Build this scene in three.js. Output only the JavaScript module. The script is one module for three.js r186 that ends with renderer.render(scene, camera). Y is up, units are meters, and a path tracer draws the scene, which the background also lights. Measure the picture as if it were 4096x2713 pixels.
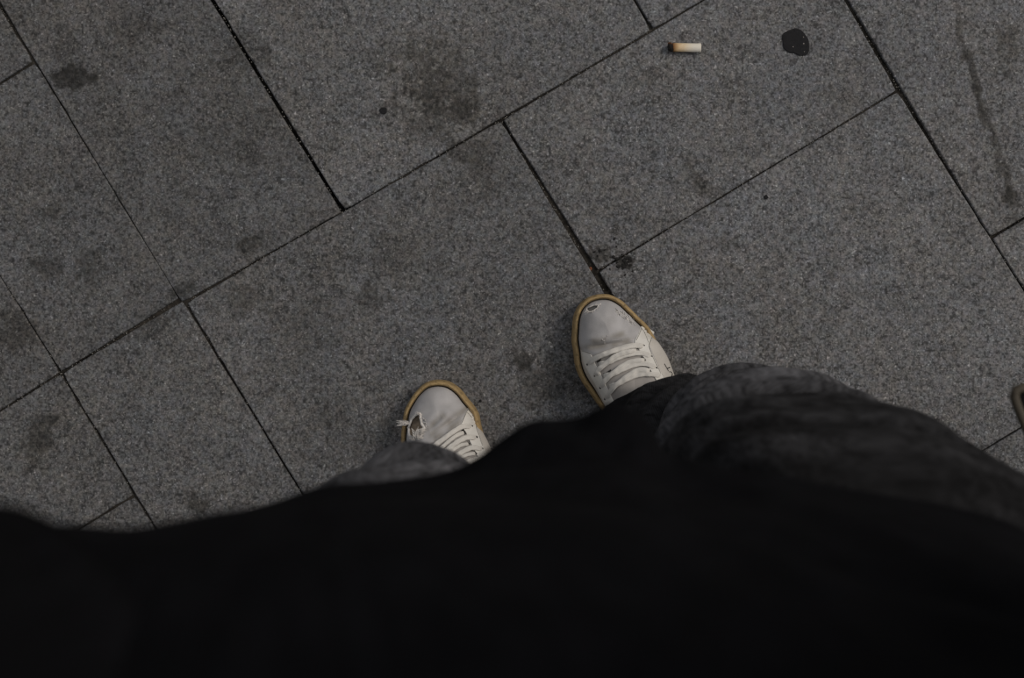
import * as THREE from 'three';
import { mergeGeometries } from 'three/addons/utils/BufferGeometryUtils.js';

// ---------------------------------------------------------------- camera, sky, sun, exposure
const CAM_H = 1.4;                       // camera held at chest height, looking straight down
const S = 0.0002687;                     // metres of pavement per unit of the survey grid (4096 x 2713 over the view)
const scene = new THREE.Scene();
const camera = new THREE.PerspectiveCamera(2 * Math.atan(1356.5 * S / CAM_H) * 180 / Math.PI, 1024 / 678, 0.02, 200);
camera.position.set(0, CAM_H, 0);
camera.up.set(0, 0, -1);
camera.lookAt(0, 0, 0);
camera.focus = CAM_H;
camera.userData.fStop = 6.2;
scene.add(camera);

const renderer = new THREE.WebGLRenderer({ antialias: true });
renderer.setSize(1024, 678);
renderer.toneMapping = THREE.LinearToneMapping;
renderer.toneMappingExposure = 0.98;
renderer.shadowMap.enabled = true;
renderer.shadowMap.type = THREE.PCFSoftShadowMap;

const SUN = new THREE.Vector3(0.95, 1.0, -0.5).normalize();
{ // overcast sky
  const W = 128, H = 64, d = new Float32Array(W * H * 4);
  const dir = new THREE.Vector3();
  for (let j = 0; j < H; j++) for (let i = 0; i < W; i++) {
    const v = (j + 0.5) / H, u = (i + 0.5) / W, el = (v - 0.5) * Math.PI, az = (u - 0.5) * 2 * Math.PI;
    dir.set(Math.cos(el) * Math.cos(az), Math.sin(el), Math.cos(el) * Math.sin(az));
    const up = Math.max(0, dir.y), toSun = Math.max(0, dir.dot(SUN));
    let L = 0.51 * (0.14 + 0.86 * up) * (0.8 + 0.5 * toSun * toSun);
    if (dir.y < 0) L *= 0.4;
    const k = (j * W + i) * 4;
    d[k] = L * 0.985; d[k + 1] = L; d[k + 2] = L * 1.03; d[k + 3] = 1;
  }
  const sky = new THREE.DataTexture(d, W, H, THREE.RGBAFormat, THREE.FloatType);
  sky.mapping = THREE.EquirectangularReflectionMapping;
  sky.magFilter = sky.minFilter = THREE.LinearFilter;
  sky.needsUpdate = true;
  scene.background = sky; scene.environment = sky;
}
const sun = new THREE.DirectionalLight(0xfff4e6, 1.35);
sun.position.copy(SUN).multiplyScalar(6);
sun.shadow.radius = 34;
sun.castShadow = true;
sun.shadow.mapSize.set(2048, 2048);
Object.assign(sun.shadow.camera, { left: -2, right: 2, top: 2, bottom: -2, near: 0.5, far: 14 });
scene.add(sun);

// ---------------------------------------------------------------- helpers
let seed = 20231;
const rnd = () => { seed = (seed * 1664525 + 1013904223) >>> 0; return seed / 4294967296; };
const rr = (a, b) => a + (b - a) * rnd();
const used = new Map();
const numbered = n => { const k = used.get(n) || 0; used.set(n, k + 1); return k ? n + '_' + String(k).padStart(3, '0') : n; };
function tag(o, label, category, group, kind) {
  if (label) o.userData.label = label;
  if (category) o.userData.category = category;
  if (group) o.userData.group = group;
  if (kind) o.userData.kind = kind;
  return o;
}
function mesh(name, geo, mat, parent, label) {
  const m = new THREE.Mesh(geo, mat);
  m.name = numbered(name); m.castShadow = m.receiveShadow = true;
  if (label) m.userData.label = label;
  parent.add(m); return m;
}
function thing(name, label, category, x = 0, y = 0, z = 0) {
  const g = new THREE.Group(); g.name = numbered(name); g.position.set(x, y, z);
  tag(g, label, category); scene.add(g); return g;
}
const P = (px, py, h = 0) => { const k = S * (CAM_H - h) / CAM_H; return new THREE.Vector3((px - 2048) * k, h, (py - 1356.5) * k); };
const R = 4096 / 2367;                   // readings taken from a 2367-wide survey
const Q = (px, py, h = 0) => P(px * R, py * R, h);
function toPx(x, y, z) { const k = CAM_H / (S * (CAM_H - y)); return [2048 + x * k, 1356.5 + z * k]; }
function inPoly(x, y, p) {
  let c = false;
  for (let i = 0, j = p.length - 1; i < p.length; j = i++)
    if ((p[i][1] > y) !== (p[j][1] > y) && x < (p[j][0] - p[i][0]) * (y - p[i][1]) / (p[j][1] - p[i][1]) + p[i][0]) c = !c;
  return c;
}
const clamp = (x, a, b) => x < a ? a : x > b ? b : x;
const smooth = (a, b, x) => { const t = clamp((x - a) / (b - a), 0, 1); return t * t * (3 - 2 * t); };
function lerpTable(t, x) {
  if (x <= t[0][0]) return t[0][1];
  for (let i = 1; i < t.length; i++) if (x <= t[i][0]) {
    const [x0, y0] = t[i - 1], [x1, y1] = t[i];
    const k = (x - x0) / (x1 - x0); return y0 + (y1 - y0) * (k * k * (3 - 2 * k) * 0.5 + k * 0.5);
  }
  return t[t.length - 1][1];
}
function hash(x, y, s) {
  let h = Math.imul(x, 374761393) ^ Math.imul(y, 668265263) ^ Math.imul(s, 1274126177);
  h = Math.imul(h ^ (h >>> 13), 1274126177); h ^= h >>> 16;
  return (h >>> 0) / 4294967296;
}
function vn(x, y, s) {                   // value noise -1..1
  const xi = Math.floor(x), yi = Math.floor(y);
  let fx = x - xi, fy = y - yi; fx = fx * fx * (3 - 2 * fx); fy = fy * fy * (3 - 2 * fy);
  const a = hash(xi, yi, s), b = hash(xi + 1, yi, s), c = hash(xi, yi + 1, s), d = hash(xi + 1, yi + 1, s);
  return ((a + (b - a) * fx) * (1 - fy) + (c + (d - c) * fx) * fy) * 2 - 1;
}
const toS = v => { v = clamp(v, 0, 1); return Math.round(255 * (v <= 0.0031308 ? v * 12.92 : 1.055 * Math.pow(v, 1 / 2.4) - 0.055)); };
function dataTex(w, h, fn, srgb = true, wrap = THREE.RepeatWrapping) {
  const d = new Uint8Array(w * h * 4), o = [0, 0, 0];
  for (let j = 0; j < h; j++) for (let i = 0; i < w; i++) {
    fn(i, j, o); const k = (j * w + i) * 4;
    if (srgb) { d[k] = toS(o[0]); d[k + 1] = toS(o[1]); d[k + 2] = toS(o[2]); }
    else { d[k] = d[k + 1] = d[k + 2] = clamp(o[0], 0, 1) * 255; }
    d[k + 3] = 255;
  }
  const t = new THREE.DataTexture(d, w, h, THREE.RGBAFormat);
  t.wrapS = t.wrapT = wrap; t.magFilter = THREE.LinearFilter; t.minFilter = THREE.LinearMipmapLinearFilter; t.generateMipmaps = true;
  if (srgb) t.colorSpace = THREE.SRGBColorSpace;
  t.needsUpdate = true; return t;
}
function gridGeo(rows, cols, fn, closeU = false, uvf) { // fn(i,j)->[x,y,z]
  const pos = [], uv = [], idx = [];
  for (let i = 0; i < rows; i++) for (let j = 0; j < cols; j++) {
    const p = fn(i, j); pos.push(p[0], p[1], p[2]);
    const t = uvf ? uvf(i, j, p) : [p[0], p[2]]; uv.push(t[0], t[1]);
  }
  const C = closeU ? cols : cols - 1;
  for (let i = 0; i < rows - 1; i++) for (let j = 0; j < C; j++) {
    const a = i * cols + j, b = i * cols + (j + 1) % cols, c = a + cols, d = b + cols;
    idx.push(a, c, b, b, c, d);
  }
  const g = new THREE.BufferGeometry();
  g.setAttribute('position', new THREE.Float32BufferAttribute(pos, 3));
  g.setAttribute('uv', new THREE.Float32BufferAttribute(uv, 2));
  g.setIndex(idx); g.computeVertexNormals(); return g;
}
function tube(pts, r, seg = 10, rad = 5) {
  return new THREE.TubeGeometry(new THREE.CatmullRomCurve3(pts.map(p => p.isVector3 ? p : new THREE.Vector3(...p))), seg, r, rad, false);
}
const merged = list => mergeGeometries(list.map(g => { const q = g.index ? g.toNonIndexed() : g; for (const k of Object.keys(q.attributes)) if (!['position', 'normal', 'uv'].includes(k)) q.deleteAttribute(k); return q; }));

// ---------------------------------------------------------------- granite
const STAINS = [ // x, y, rx, ry, turn, strength, mottling   (survey of 2367)
  [168, 180, 42, 52, 0.2, 0.42, 0.5], [150, 120, 30, 60, 0.1, 0.15, 0.6], [1010, 190, 95, 75, 0.5, 0.26, 0.8], [1000, 270, 110, 50, 0, 0.22, 1], [870, 150, 20, 55, -0.5, 0.15, 0.8],
  [112, 490, 24, 20, 0, 0.25, 0.6], [105, 622, 34, 22, 0, 0.28, 0.6], [205, 625, 30, 55, 0.3, 0.22, 0.7], [582, 555, 32, 18, -0.5, 0.32, 0.6], [862, 690, 32, 45, -0.4, 0.24, 0.7],
  [1213, 824, 25, 21, 0, 0.36, 0.05], [420, 672, 40, 14, -0.5, 0.3, 0.5], [350, 745, 50, 30, -0.4, 0.2, 0.7], [30, 770, 55, 45, 0, 0.25, 0.7], [95, 1010, 30, 60, 0.2, 0.33, 0.7],
  [460, 1160, 32, 22, 0.2, 0.3, 0.7], [1080, 350, 60, 26, -0.3, 0.22, 0.8], [1100, 410, 50, 30, 0.5, 0.15, 0.8], [1438, 603, 22, 15, 0.3, 0.6, 1], [1390, 583, 30, 16, 0, 0.3, 1],
  [2250, 175, 11, 60, -0.25, 0.36, 0.5], [2285, 280, 13, 70, -0.4, 0.34, 0.5], [2325, 400, 14, 50, -0.35, 0.28, 0.5], [2345, 470, 24, 36, -0.2, 0.36, 0.5], [2215, 60, 11, 80, -0.1, 0.26, 0.6], [2335, 120, 30, 60, 0, 0.18, 0.7],
  [1605, 400, 12, 34, -0.6, 0.25, 0.7], [1640, 450, 40, 18, 0.6, 0.18, 0.8], [580, 120, 60, 40, 0.3, 0.14, 0.8], [540, 330, 70, 40, 0.3, 0.12, 0.8], [940, 600, 90, 60, 0, 0.12, 0.9],
  [560, 700, 60, 30, -0.5, 0.16, 0.8], [700, 760, 80, 60, 0.2, 0.12, 0.8], [1280, 890, 70, 60, 0, 0.2, 0.8], [800, 1000, 110, 70, 0, 0.13, 0.9], [300, 60, 70, 40, 0, 0.13, 0.8],
  [1690, 560, 30, 22, 0.5, 0.16, 0.8], [1500, 180, 60, 20, -0.5, 0.1, 0.8], [1980, 480, 60, 30, 0.4, 0.08, 0.8], [1920, 220, 50, 24, 0, 0.08, 0.8], [2080, 700, 60, 30, 0.4, 0.08, 0.8],
];
function grain(x, y, o) {                // x, y in millimetres
  const a = vn(x / 2.0, y / 2.0, 1), b = vn(x / 1.25 + 9.3, y / 1.25, 2), c = vn(x / 3.7, y / 3.7, 3), e = vn(x / 17, y / 17, 4), f = vn(x / 75, y / 75, 5), n = hash(Math.floor(x / 0.6), Math.floor(y / 0.6), 6) * 2 - 1;
  let g = 1 + 0.40 * a + 0.56 * b + 0.20 * c + 0.12 * e + 0.08 * f + 0.22 * n;
  const dk = vn(x / 3.1 + 40, y / 3.1, 7); if (dk > 0.42) g *= 1 - 0.75 * (dk - 0.42) / 0.58;
  const sp = vn(x / 1.25, y / 1.25 + 17, 8); if (sp > 0.68) g += 2.8 * (sp - 0.68) / 0.32;
  g = Math.max(0.22, g);
  const ch = vn(x / 4, y / 4, 9) * 0.05 + vn(x / 40, y / 40, 10) * 0.03, cb = vn(x / 5, y / 5, 11) * 0.03;
  o[0] = 0.1165 * g * (1.0 + ch * 0.8); o[1] = 0.1165 * g * (1 - cb * 0.8); o[2] = 0.1225 * g * (0.99 - ch);
}
const GX = 1.2, GZ = 0.9, TW = 2048, TH = 1536;
const stainList = STAINS.map(([x, y, rx, ry, t, k0, m]) => { const k = Math.min(0.85, k0 * 1.75); return [x, y, rx, ry, t, k, m]; }).map(([x, y, rx, ry, t, k, m]) => { const p = Q(x, y); const q = S * R * 1000; return [p.x * 1000, p.z * 1000, rx * q, ry * q, Math.cos(t), Math.sin(t), k, m]; });
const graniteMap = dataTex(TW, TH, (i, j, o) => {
  const x = ((i + 0.5) / TW - 0.5) * GX * 1000, y = ((j + 0.5) / TH - 0.5) * GZ * 1000;
  grain(x, y, o);
  let k = 1, br = 0;
  for (const s of stainList) {
    const dx = x - s[0], dy = y - s[1]; if (Math.abs(dx) > 90 || Math.abs(dy) > 90) continue;
    const u = (dx * s[4] + dy * s[5]) / s[2], v = (-dx * s[5] + dy * s[4]) / s[3];
    let r = Math.sqrt(u * u + v * v) + 0.55 * vn(x / 14, y / 14, 21) + 0.28 * vn(x / 6, y / 6, 24) + 0.4 * s[7] * vn(x / 3.5, y / 3.5, 22);
    if (r < 1.3) { const m = 1 - smooth(0.5, 1.3, r), q = s[6] * m * (1 - s[7] * 0.5 + s[7] * 0.5 * (1 + vn(x / 3.5, y / 3.5, 23))); k *= 1 - Math.min(0.85, q); br += q; }
  }
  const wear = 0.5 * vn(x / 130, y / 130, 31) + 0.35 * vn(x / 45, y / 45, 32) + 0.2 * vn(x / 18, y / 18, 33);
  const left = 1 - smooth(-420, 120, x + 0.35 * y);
  k *= 1 + 0.10 * wear - 0.10 * left;      // foot-worn film of dirt, plus light fall-off painted in towards the left
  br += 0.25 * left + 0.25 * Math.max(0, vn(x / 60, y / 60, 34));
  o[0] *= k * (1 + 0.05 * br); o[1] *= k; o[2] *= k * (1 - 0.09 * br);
}, true, THREE.MirroredRepeatWrapping);
const plainMap = dataTex(1024, 1024, (i, j, o) => { grain(i * 0.6, j * 0.6, o); });
const bumpTex = dataTex(1024, 1024, (i, j, o) => { const x = i * 0.5, y = j * 0.5; o[0] = 0.5 + 0.22 * vn(x / 2.6, y / 2.6, 1) + 0.2 * vn(x / 1.4, y / 1.4, 2) + 0.12 * vn(x / 9, y / 9, 3); }, false);
bumpTex.repeat.set(GX / 0.512, GZ / 0.512);
const stoneMats = [], outerMats = [];
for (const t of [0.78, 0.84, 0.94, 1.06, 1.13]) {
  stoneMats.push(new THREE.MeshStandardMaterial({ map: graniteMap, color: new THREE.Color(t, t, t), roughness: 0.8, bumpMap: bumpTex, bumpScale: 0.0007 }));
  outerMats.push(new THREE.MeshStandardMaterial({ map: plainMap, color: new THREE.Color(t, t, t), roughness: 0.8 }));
}

// ---------------------------------------------------------------- pavement
const pavement = new THREE.Group(); pavement.name = 'pavement'; scene.add(pavement);
tag(pavement, 'grey granite paving of large square and half slabs laid diagonally', null, null, 'structure');

function stoneGeo(corners, insets, step, jit, uvf, y0) { // corners: 4 Vector3 clockwise seen from above
  const n = 4, lines = [];
  for (let i = 0; i < n; i++) {
    const a = corners[i], b = corners[(i + 1) % n], d = new THREE.Vector2(b.x - a.x, b.z - a.z).normalize(), nn = new THREE.Vector2(-d.y, d.x);
    lines.push({ p: new THREE.Vector2(a.x + nn.x * insets[i], a.z + nn.y * insets[i]), d, nn });
  }
  const c2 = [];
  for (let i = 0; i < n; i++) { const l0 = lines[(i + n - 1) % n], l1 = lines[i]; const den = l0.d.x * l1.d.y - l0.d.y * l1.d.x, t = ((l1.p.x - l0.p.x) * l1.d.y - (l1.p.y - l0.p.y) * l1.d.x) / den; c2.push(l0.p.clone().addScaledVector(l0.d, t)); }
  const pts = [], nrm = [], soft = [];
  for (let i = 0; i < n; i++) {
    const a = c2[i], b = c2[(i + 1) % n], L = a.distanceTo(b), k = Math.max(2, Math.round(L / step)), nn = lines[i].nn, pn = lines[(i + 3) % n].nn;
    for (let j = 0; j < k; j++) {
      const t = j / k, p = a.clone().lerp(b, t);
      let off = jit * (0.5 * rr(-1, 1) + 0.5 * Math.sin(t * 17 + i * 3)) ;
      if (rnd() < 0.06) off += jit * rr(1, 2.5);
      const m = j === 0 ? nn.clone().add(pn) : nn.clone();
      if (j === 0) off += rr(0.0004, 0.0014) * (jit > 0 ? 1 : 0);
      pts.push(p.addScaledVector(m, off)); nrm.push(m); soft.push(rr(0.7, 1.5));
    }
  }
  const N = pts.length, prof = [[0.0013, 0], [0.0004, -0.0004], [0, -0.0016], [0, -0.03]];
  const pos = [], uv = [], idx = [];
  for (const [ins, y] of prof) for (let i = 0; i < N; i++) { const p = pts[i].clone().addScaledVector(nrm[i], ins * soft[i]); pos.push(p.x, y0 + y, p.y); const t = uvf(p.x, p.y); uv.push(t[0], t[1]); }
  for (let r = 0; r < 3; r++) for (let i = 0; i < N; i++) { const a = r * N + i, b = r * N + (i + 1) % N, c = a + N, d = b + N; idx.push(a, b, c, b, d, c); }
  const tri = THREE.ShapeUtils.triangulateShape(Array.from({ length: N }, (_, i) => new THREE.Vector2(pos[i * 3], pos[i * 3 + 2])), []);
  for (const t of tri) idx.push(t[0], t[2], t[1]);
  const g = new THREE.BufferGeometry();
  g.setAttribute('position', new THREE.Float32BufferAttribute(pos, 3)); g.setAttribute('uv', new THREE.Float32BufferAttribute(uv, 2)); g.setIndex(idx);
  g.computeVertexNormals();
  const ny = g.attributes.normal, pp = g.attributes.position; // keep the tops flat-lit
  for (let i = 0; i < N; i++) ny.setXYZ(i, ny.getX(i) * 0.25, 1, ny.getZ(i) * 0.25);
  // orientation check: make the top face up
  const e = new THREE.Vector3(), f = new THREE.Vector3(), A = new THREE.Vector3().fromBufferAttribute(pp, tri[0][0]), B = new THREE.Vector3().fromBufferAttribute(pp, tri[0][2]), C = new THREE.Vector3().fromBufferAttribute(pp, tri[0][1]);
  e.subVectors(B, A).cross(f.subVectors(C, A));
  if (e.y < 0) { const ix = g.index.array; for (let i = 0; i < ix.length; i += 3) { const t = ix[i + 1]; ix[i + 1] = ix[i + 2]; ix[i + 2] = t; } g.computeVertexNormals(); for (let i = 0; i < N; i++) ny.setXYZ(i, 0, 1, 0); }
  return g;
}
const uvIn = (x, z) => [x / GX + 0.5, z / GZ + 0.5];
const uvOut = (x, z) => [x / 0.6144, z / 0.6144];
const u2 = [0.8545, -0.5195], v2 = [0.5195, 0.8545];
const UV = (U, V) => [U * u2[0] + V * v2[0], U * u2[1] + V * v2[1]];
const pxm = S * R;                        // metres per survey unit (2367)
// corners TL, TR, BR, BL (along the slabs' own axes), insets top, right, bottom, left in survey units
const SLABS = [  // last number sets tone; darker left slabs hold painted light fall-off
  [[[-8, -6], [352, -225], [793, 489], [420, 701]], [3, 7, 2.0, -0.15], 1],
  [[[358, -212], [1084, -636], [1509, 69.5], [793, 489]], [3, 4.4, 2.3, 7], 3],
  [[[1297, -285], [1655, -494], [1872, -145], [1509, 69.5]], [3, 3, 2.6, 4], 3],
  [[[428, 700], [1159, 276.5], [1582, 983], [856, 1400]], [2.0, 3.8, 3, 3.0], 2],
  [[[1159, 276.5], [1872, -145], [2077, 209], [1381, 628]], [2.6, 4.6, 2.4, 4.0], 3],
  [[[1381, 628], [2077, 209], [2513, 897], [1800, 1328]], [2.4, 4.6, 2.6, 4.0], 4],
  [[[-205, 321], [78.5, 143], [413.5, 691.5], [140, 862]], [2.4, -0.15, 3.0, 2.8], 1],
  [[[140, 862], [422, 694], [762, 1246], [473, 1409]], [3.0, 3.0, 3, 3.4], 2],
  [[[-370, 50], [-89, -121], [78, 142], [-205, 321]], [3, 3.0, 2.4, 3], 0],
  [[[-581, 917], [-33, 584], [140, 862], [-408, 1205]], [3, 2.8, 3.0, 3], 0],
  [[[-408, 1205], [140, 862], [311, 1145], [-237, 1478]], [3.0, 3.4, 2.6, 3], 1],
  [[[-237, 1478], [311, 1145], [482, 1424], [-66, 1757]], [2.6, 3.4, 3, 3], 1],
  [[[1872, -145], [2560, -571], [2997, 125], [2290, 550]], [3, 3, 2.6, 2.2], 3],
  [[[2292, 551], [2997, 125], [3214, 471], [2513, 897]], [2.6, 3, 3, 3.2], 4],
  [[[1800, 1328], [2513, 897], [2728, 1250], [2015, 1682]], [2.6, 3, 3, 3], 3],
];
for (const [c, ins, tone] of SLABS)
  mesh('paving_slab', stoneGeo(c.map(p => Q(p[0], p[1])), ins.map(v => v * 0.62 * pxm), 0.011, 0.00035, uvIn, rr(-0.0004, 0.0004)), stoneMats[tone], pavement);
{ // slabs beyond the frame
  const strips = [[-3430, -2610, -1900, 4660, 820], [-2610, -1790, -1800, 4760, 820], [-1790, -970, -2100, 4460, 820], [-970, -329, -2132, 484, 327], [-970, -329, 1466, 3900, 327], [-329, 0, -2070, -150, 640], [-329, 0, 1450, 5290, 640],
    [0, 420, -2465, -5, 820], [420, 1255, -2440, 20, 820], [1255, 1668, -2440, 430, 410], [0, 848, 1650, 5750, 820], [848, 1668, 2485, 5765, 820], [1668, 2488, -2440, 841, 820], [1668, 2488, 2075, 5355, 820],
    [2488, 3308, -2300, 4260, 410], [3308, 4128, -2300, 4260, 820], [4128, 4948, -2100, 4460, 820], [4948, 5768, -2300, 4260, 820]];
  for (const [a, b, v0, v1, st] of strips) {
    const n = Math.round((v1 - v0) / st), h = (v1 - v0) / n;
    for (let i = 0; i < n; i++) {
      const c = [UV(a, v0 + i * h), UV(b, v0 + i * h), UV(b, v0 + (i + 1) * h), UV(a, v0 + (i + 1) * h)].map(p => Q(p[0], p[1]));
      mesh('paving_slab', stoneGeo(c, [5, 5, 5, 5].map(v => v * pxm), 0.2, 0, uvOut, rr(-0.0006, 0.0004)), outerMats[Math.floor(rnd() * 4)], pavement);
    }
  }
}
{ // sand and dirt packed into the joints
  const jm = dataTex(1024, 1024, (i, j, o) => {
    const x = i * 0.6, y = j * 0.6, n = 1 + 0.5 * vn(x / 2, y / 2, 41) + 0.4 * vn(x / 14, y / 14, 42) + 0.5 * vn(x / 60, y / 60, 44); let g = 0.024 * Math.max(0.1, n);
    if (vn(x / 1.1, y / 1.1, 43) > 0.86) g += 0.16;
    o[0] = g * 1.12; o[1] = g; o[2] = g * 0.86;
  });
  const gapA = Q(490, 0), gapB = Q(793, 489);
  const n = 270, g = gridGeo(n, n, (i, j) => { const x = (j / (n - 1) - 0.5) * 3.4, z = (i / (n - 1) - 0.5) * 3.4; const dx = gapB.x - gapA.x, dz = gapB.z - gapA.z, t = clamp(((x - gapA.x) * dx + (z - gapA.z) * dz) / (dx * dx + dz * dz), -1, 0.97), e = Math.hypot(x - gapA.x - dx * t, z - gapA.z - dz * t); return [x, -0.0031 + 0.0013 * vn(x * 13, z * 13, 51) - 0.009 * (1 - smooth(0.012, 0.04, e)), z]; }, false, (i, j, p) => [p[0] / 0.6144, p[2] / 0.6144]);
  mesh('joint_filling', g, new THREE.MeshPhysicalMaterial({ map: jm, roughness: 1, specularIntensity: 0.2, side: THREE.DoubleSide }), pavement);
  const grit = [];
  const joints = [[[790, 488], [490, 0]], [[1160, 279], [1395, 672]], [[430, 700], [705, 1150]], [[1950, 0], [2296, 551]], [[2296, 551], [2367, 665]], [[0, 635], [140, 862]], [[140, 862], [355, 1215]], [[418, 690], [140, 862]], [[1381, 628], [2066, 215]], [[430, 700], [790, 488]], [[790, 488], [1160, 279]], [[1160, 279], [1510, 65]], [[0, 950], [140, 862]], [[0, 18], [76, 150]]];
  for (const [a, b] of joints) {
    const L = Math.hypot(a[0] - b[0], a[1] - b[1]);
    for (let k = 0; k < L / 11; k++) {
      const t = rnd(), p = Q(a[0] + (b[0] - a[0]) * t + rr(-3, 3), a[1] + (b[1] - a[1]) * t + rr(-3, 3));
      const q = new THREE.IcosahedronGeometry(rr(0.0003, 0.0009), 0); q.rotateX(rnd() * 6); q.translate(p.x, -0.0022 + rr(0, 0.0012), p.z); grit.push(q);
    }
  }
  tag(mesh('joint_grit', merged(grit), new THREE.MeshStandardMaterial({ color: new THREE.Color(0.17, 0.16, 0.145), roughness: 0.7 }), pavement), null, null, null, 'stuff');
  const gr = new THREE.PlaneGeometry(120, 120); gr.rotateX(-Math.PI / 2); gr.attributes.uv.array.forEach((v, i, a) => { a[i] = v * 195; });
  const gm = mesh('ground', gr, outerMats[0], scene); gm.position.y = -0.032; tag(gm, 'bed of the paved square running on to the horizon', null, null, 'structure');
}

// ---------------------------------------------------------------- litter and spots on the paving
function blobGeo(outline, height, cx, cz) { // outline of [x,z] metres; domed lump
  const curve = new THREE.CatmullRomCurve3(outline.map(p => new THREE.Vector3(p[0], 0, p[1])), true), N = 72, ring = curve.getSpacedPoints(N).slice(0, N);
  const prof = [[1.0, 0.0001], [0.995, 0.45], [0.97, 0.8], [0.9, 0.95], [0.7, 1], [0.35, 0.95], [0.02, 0.97]];
  return gridGeo(prof.length, N, (i, j) => { const [k, h] = prof[i]; const x = cx + (ring[j].x - cx) * k, z = cz + (ring[j].z - cz) * k; return [x, h * height * (1 + 0.18 * vn(x * 160, z * 160, 61)), z]; }, true);
}
const gumTex = dataTex(256, 256, (i, j, o) => { const n = 1 + 0.18 * vn(i / 9, j / 9, 71) + 0.15 * vn(i / 3, j / 3, 72); const g = 0.0205 * n; o[0] = g; o[1] = g * 1.0; o[2] = g * 1.08; });
gumTex.repeat.set(30, 30);
const gumMat = new THREE.MeshPhysicalMaterial({ map: gumTex, roughness: 0.9, specularIntensity: 0.25, side: THREE.DoubleSide });
{
  const o = [[570, 590], [640, 490], [810, 420], [930, 375], [1050, 410], [1150, 470], [1230, 570], [1300, 680], [1330, 800], [1340, 920], [1310, 1070], [1270, 1130], [1150, 1165], [1030, 1150], [930, 1100], [860, 1075], [780, 1080], [660, 1010], [600, 930], [575, 760]]
    .map(p => P(3050 + p[0] / 7.127, 60 + p[1] / 7.127));
  const c = P(3184, 168), t = thing('chewing_gum', 'large round blackened patch of trodden chewing gum right of the cigarette butt', 'chewing gum', c.x, 0, c.z);
  mesh('gum_patch', blobGeo(o.map(p => [p.x - c.x, p.z - c.z]), 0.0011, 0, 0), gumMat, t);
  const gs = [[3214, 176, 0.0008], [3171.5, 188, 0.0006], [3213, 149.5, 0.0006], [3217, 208, 0.0005]].map(([x, y, r]) => { const p = P(x, y), g = new THREE.IcosahedronGeometry(r, 1); g.translate(p.x - c.x, 0.0011, p.z - c.z); return g; });
  mesh('sand_grain', merged(gs), new THREE.MeshStandardMaterial({ color: new THREE.Color(0.34, 0.3, 0.28), roughness: 0.6 }), t);
}
function smallGum(px, py, r, label) {
  const c = P(px, py), t = thing('chewing_gum', label, 'chewing gum', c.x, 0, c.z), o = [];
  for (let i = 0; i < 9; i++) { const a = i / 9 * 6.283, k = r * S * rr(0.85, 1.12); o.push([Math.cos(a) * k, Math.sin(a) * k]); }
  mesh('gum_patch', blobGeo(o, 0.0009, 0, 0), gumMat, t);
}
smallGum(1534, 443, 15.5, 'small black gum dot on the slab at top centre left');
smallGum(3064, 789, 8.5, 'tiny black gum dot on the slab above the right trouser leg');
smallGum(1921, 1604, 6, 'tiny black speck on the slab between the two shoes');
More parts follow.
